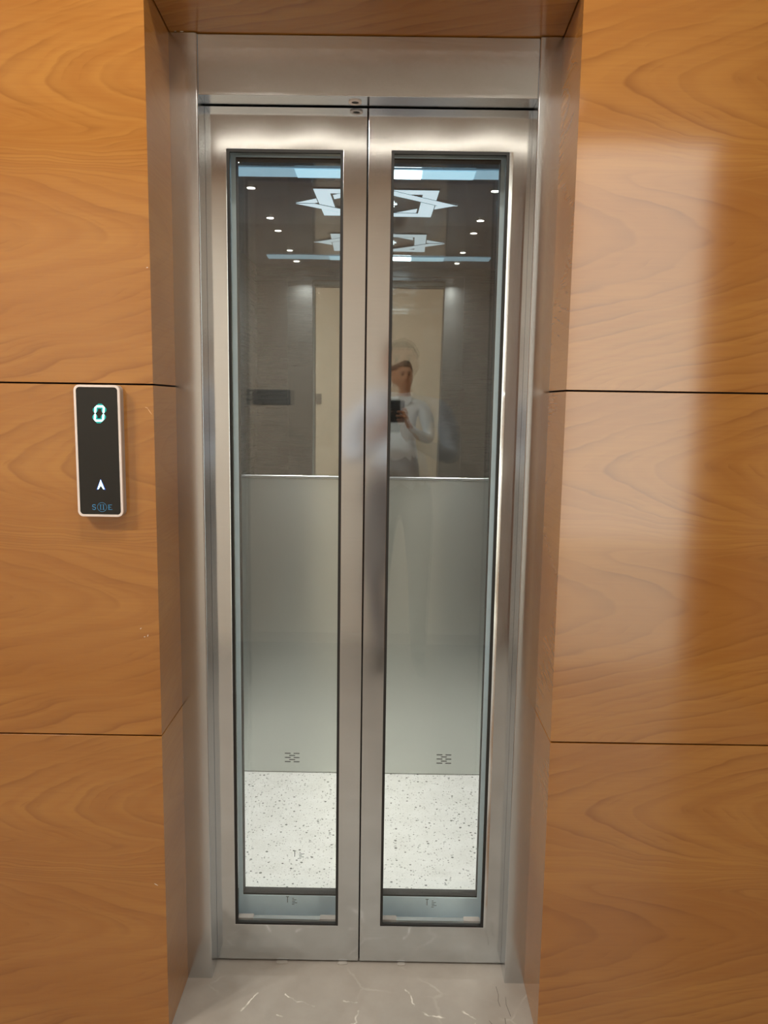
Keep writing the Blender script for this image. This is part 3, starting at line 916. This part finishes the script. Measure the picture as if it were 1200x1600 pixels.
for s, t in ((-1, 'l'), (1, 'r')):
    nodes['ear' + t] = ((s * 0.082, 0.012, 1.565), (0.010, 0.022)); edges.append(('face', 'ear' + t))
    nodes['hip' + t] = ((s * 0.095, 0.0, 0.86), 0.092); nodes['knee' + t] = ((s * 0.105, 0.01, 0.48), 0.062)
    nodes['calf' + t] = ((s * 0.107, -0.01, 0.34), 0.056); nodes['ankle' + t] = ((s * 0.11, -0.02, 0.09), 0.044)
    nodes['heel' + t] = ((s * 0.11, -0.035, 0.045), 0.040); nodes['toe' + t] = ((s * 0.125, 0.16, 0.032), (0.040, 0.030))
    edges += [('pelvis', 'hip' + t), ('hip' + t, 'knee' + t), ('knee' + t, 'calf' + t), ('calf' + t, 'ankle' + t), ('ankle' + t, 'heel' + t), ('heel' + t, 'toe' + t)]
    nodes['sho' + t] = ((s * 0.188, -0.005, 1.355), (0.070, 0.066)); nodes['uarm' + t] = ((s * 0.240, 0.03, 1.24), 0.058)
    nodes['elb' + t] = ((s * 0.255, 0.075, 1.11), 0.050); nodes['farm' + t] = ((s * 0.160 + 0.4 * phx, 0.20, 1.155), 0.041)
    nodes['wri' + t] = ((phx + s * 0.070, 0.305, 1.225), (0.029, 0.024))
    nodes['palm' + t] = ((phx + s * 0.056, 0.335, 1.272), (0.016, 0.034)); nodes['knk' + t] = ((phx + s * 0.052, 0.348, 1.312), (0.014, 0.034))
    edges += [('uchest', 'sho' + t), ('sho' + t, 'uarm' + t), ('uarm' + t, 'elb' + t), ('elb' + t, 'farm' + t), ('farm' + t, 'wri' + t), ('wri' + t, 'palm' + t), ('palm' + t, 'knk' + t)]
    base = ('knk', 'knk', 'palm', 'palm')
    for f, (dz, ln) in enumerate(((0.022, 0.036), (0.004, 0.040), (-0.014, 0.036), (-0.030, 0.030))):
        z = 1.310 + dz
        nodes['f%d1%s' % (f, t)] = ((phx + s * 0.054, 0.368, z), 0.0088)
        nodes['f%d2%s' % (f, t)] = ((phx + s * 0.048, 0.3775, z + 0.002), 0.0078)
        nodes['f%d3%s' % (f, t)] = ((phx + s * (0.048 - ln * 0.8), 0.3785, z + 0.004), 0.0068)
        edges += [(base[f] + t, 'f%d1%s' % (f, t)), ('f%d1%s' % (f, t), 'f%d2%s' % (f, t)), ('f%d2%s' % (f, t), 'f%d3%s' % (f, t))]
    nodes['t1' + t] = ((phx + s * 0.046, 0.330, 1.300), 0.0115); nodes['t2' + t] = ((phx + s * 0.030, 0.338, 1.322), 0.0095); nodes['t3' + t] = ((phx + s * 0.018, 0.343, 1.338), 0.0085)
    edges += [('palm' + t, 't1' + t), ('t1' + t, 't2' + t), ('t2' + t, 't3' + t)]
per = empty('person', (PX, PY, 0))
tag(per, 'person in pale blue shirt and dark trousers taking the picture, seen mirrored', 'person')
me = skinned('body', nodes, edges, 'pelvis')
for k in ('skin', 'shirt', 'trouser', 'shoe'):
    me.materials.append(MAT[k])
for p in me.polygons:
    c = p.center
    p.use_smooth = True
    hand = c.y > 0.285 and c.z > 1.20 and c.z < 1.42
    p.material_index = 0 if (c.z > 1.425 or hand) else (1 if c.z > 0.97 else (2 if c.z > 0.095 else 3))
bd = bpy.data.objects.new('body', me)
COL.objects.link(bd)
bd.parent = per
# hair cap, eyes, brows, mouth, collar, belt
bm = bmesh.new()
bmesh.ops.create_uvsphere(bm, u_segments=28, v_segments=18, radius=1.0)
bmesh.ops.delete(bm, geom=[v for v in bm.verts if v.co.z < -0.15 and v.co.y > -0.35 or v.co.z < -0.62 or (v.co.y > 0.62 and v.co.z < 0.42)], context='VERTS')
for v in bm.verts:
    v.co = Vector((v.co.x * 0.083, 0.010 + v.co.y * 0.104, 1.602 + v.co.z * 0.092))
hr = make('hair', bm, 'hair', per, smooth_=True)
sm = hr.modifiers.new('thick', 'SOLIDIFY'); sm.thickness = 0.008
for s in (-1, 1):
    bm = bmesh.new(); bmesh.ops.create_uvsphere(bm, u_segments=12, v_segments=8, radius=0.0085, matrix=Matrix.Translation((s * 0.031, 0.106, 1.585)))
    make('eye', bm, 'eye', per, smooth_=True)
    bm = bmesh.new(); bbox(bm, s * 0.032 - 0.016, s * 0.032 + 0.016, 0.103, 0.112, 1.602, 1.607, 0.002)
    make('eyebrow', bm, 'hair', per)
    pts = [(s * 0.004, 1.425), (s * 0.055, 1.432), (s * 0.050, 1.385), (s * 0.018, 1.362)]
    prism('collar', 'shirt', pts, 'y', 0.074, 0.084, per, 0.002)
bm = bmesh.new(); bbox(bm, -0.024, 0.024, 0.094, 0.103, 1.520, 1.530, 0.003)
make('mouth', bm, 'lip', per)
# phone in the hands
ph = empty('mobile_phone', (PX + phx, PY, 1.238))
tag(ph, 'dark mobile phone held upright in both hands by the person', 'phone')
prism('phone_body', 'phone', [(p[0], p[1] + 0.08) for p in rounded(0.075, 0.158, 0.010)], 'y', 0.356, 0.3645, ph, 0.001)
for k, (x_, z_) in enumerate(((-0.0205, 0.137), (-0.0205, 0.118))):
    bm = bmesh.new()
    bmesh.ops.create_cone(bm, cap_ends=True, segments=20, radius1=0.007, radius2=0.0065, depth=0.002, matrix=Matrix.Translation((x_, 0.3653, z_)) @ Matrix.Rotation(math.radians(90), 4, 'X'))
    make('camera_lens', bm, 'lens', ph)
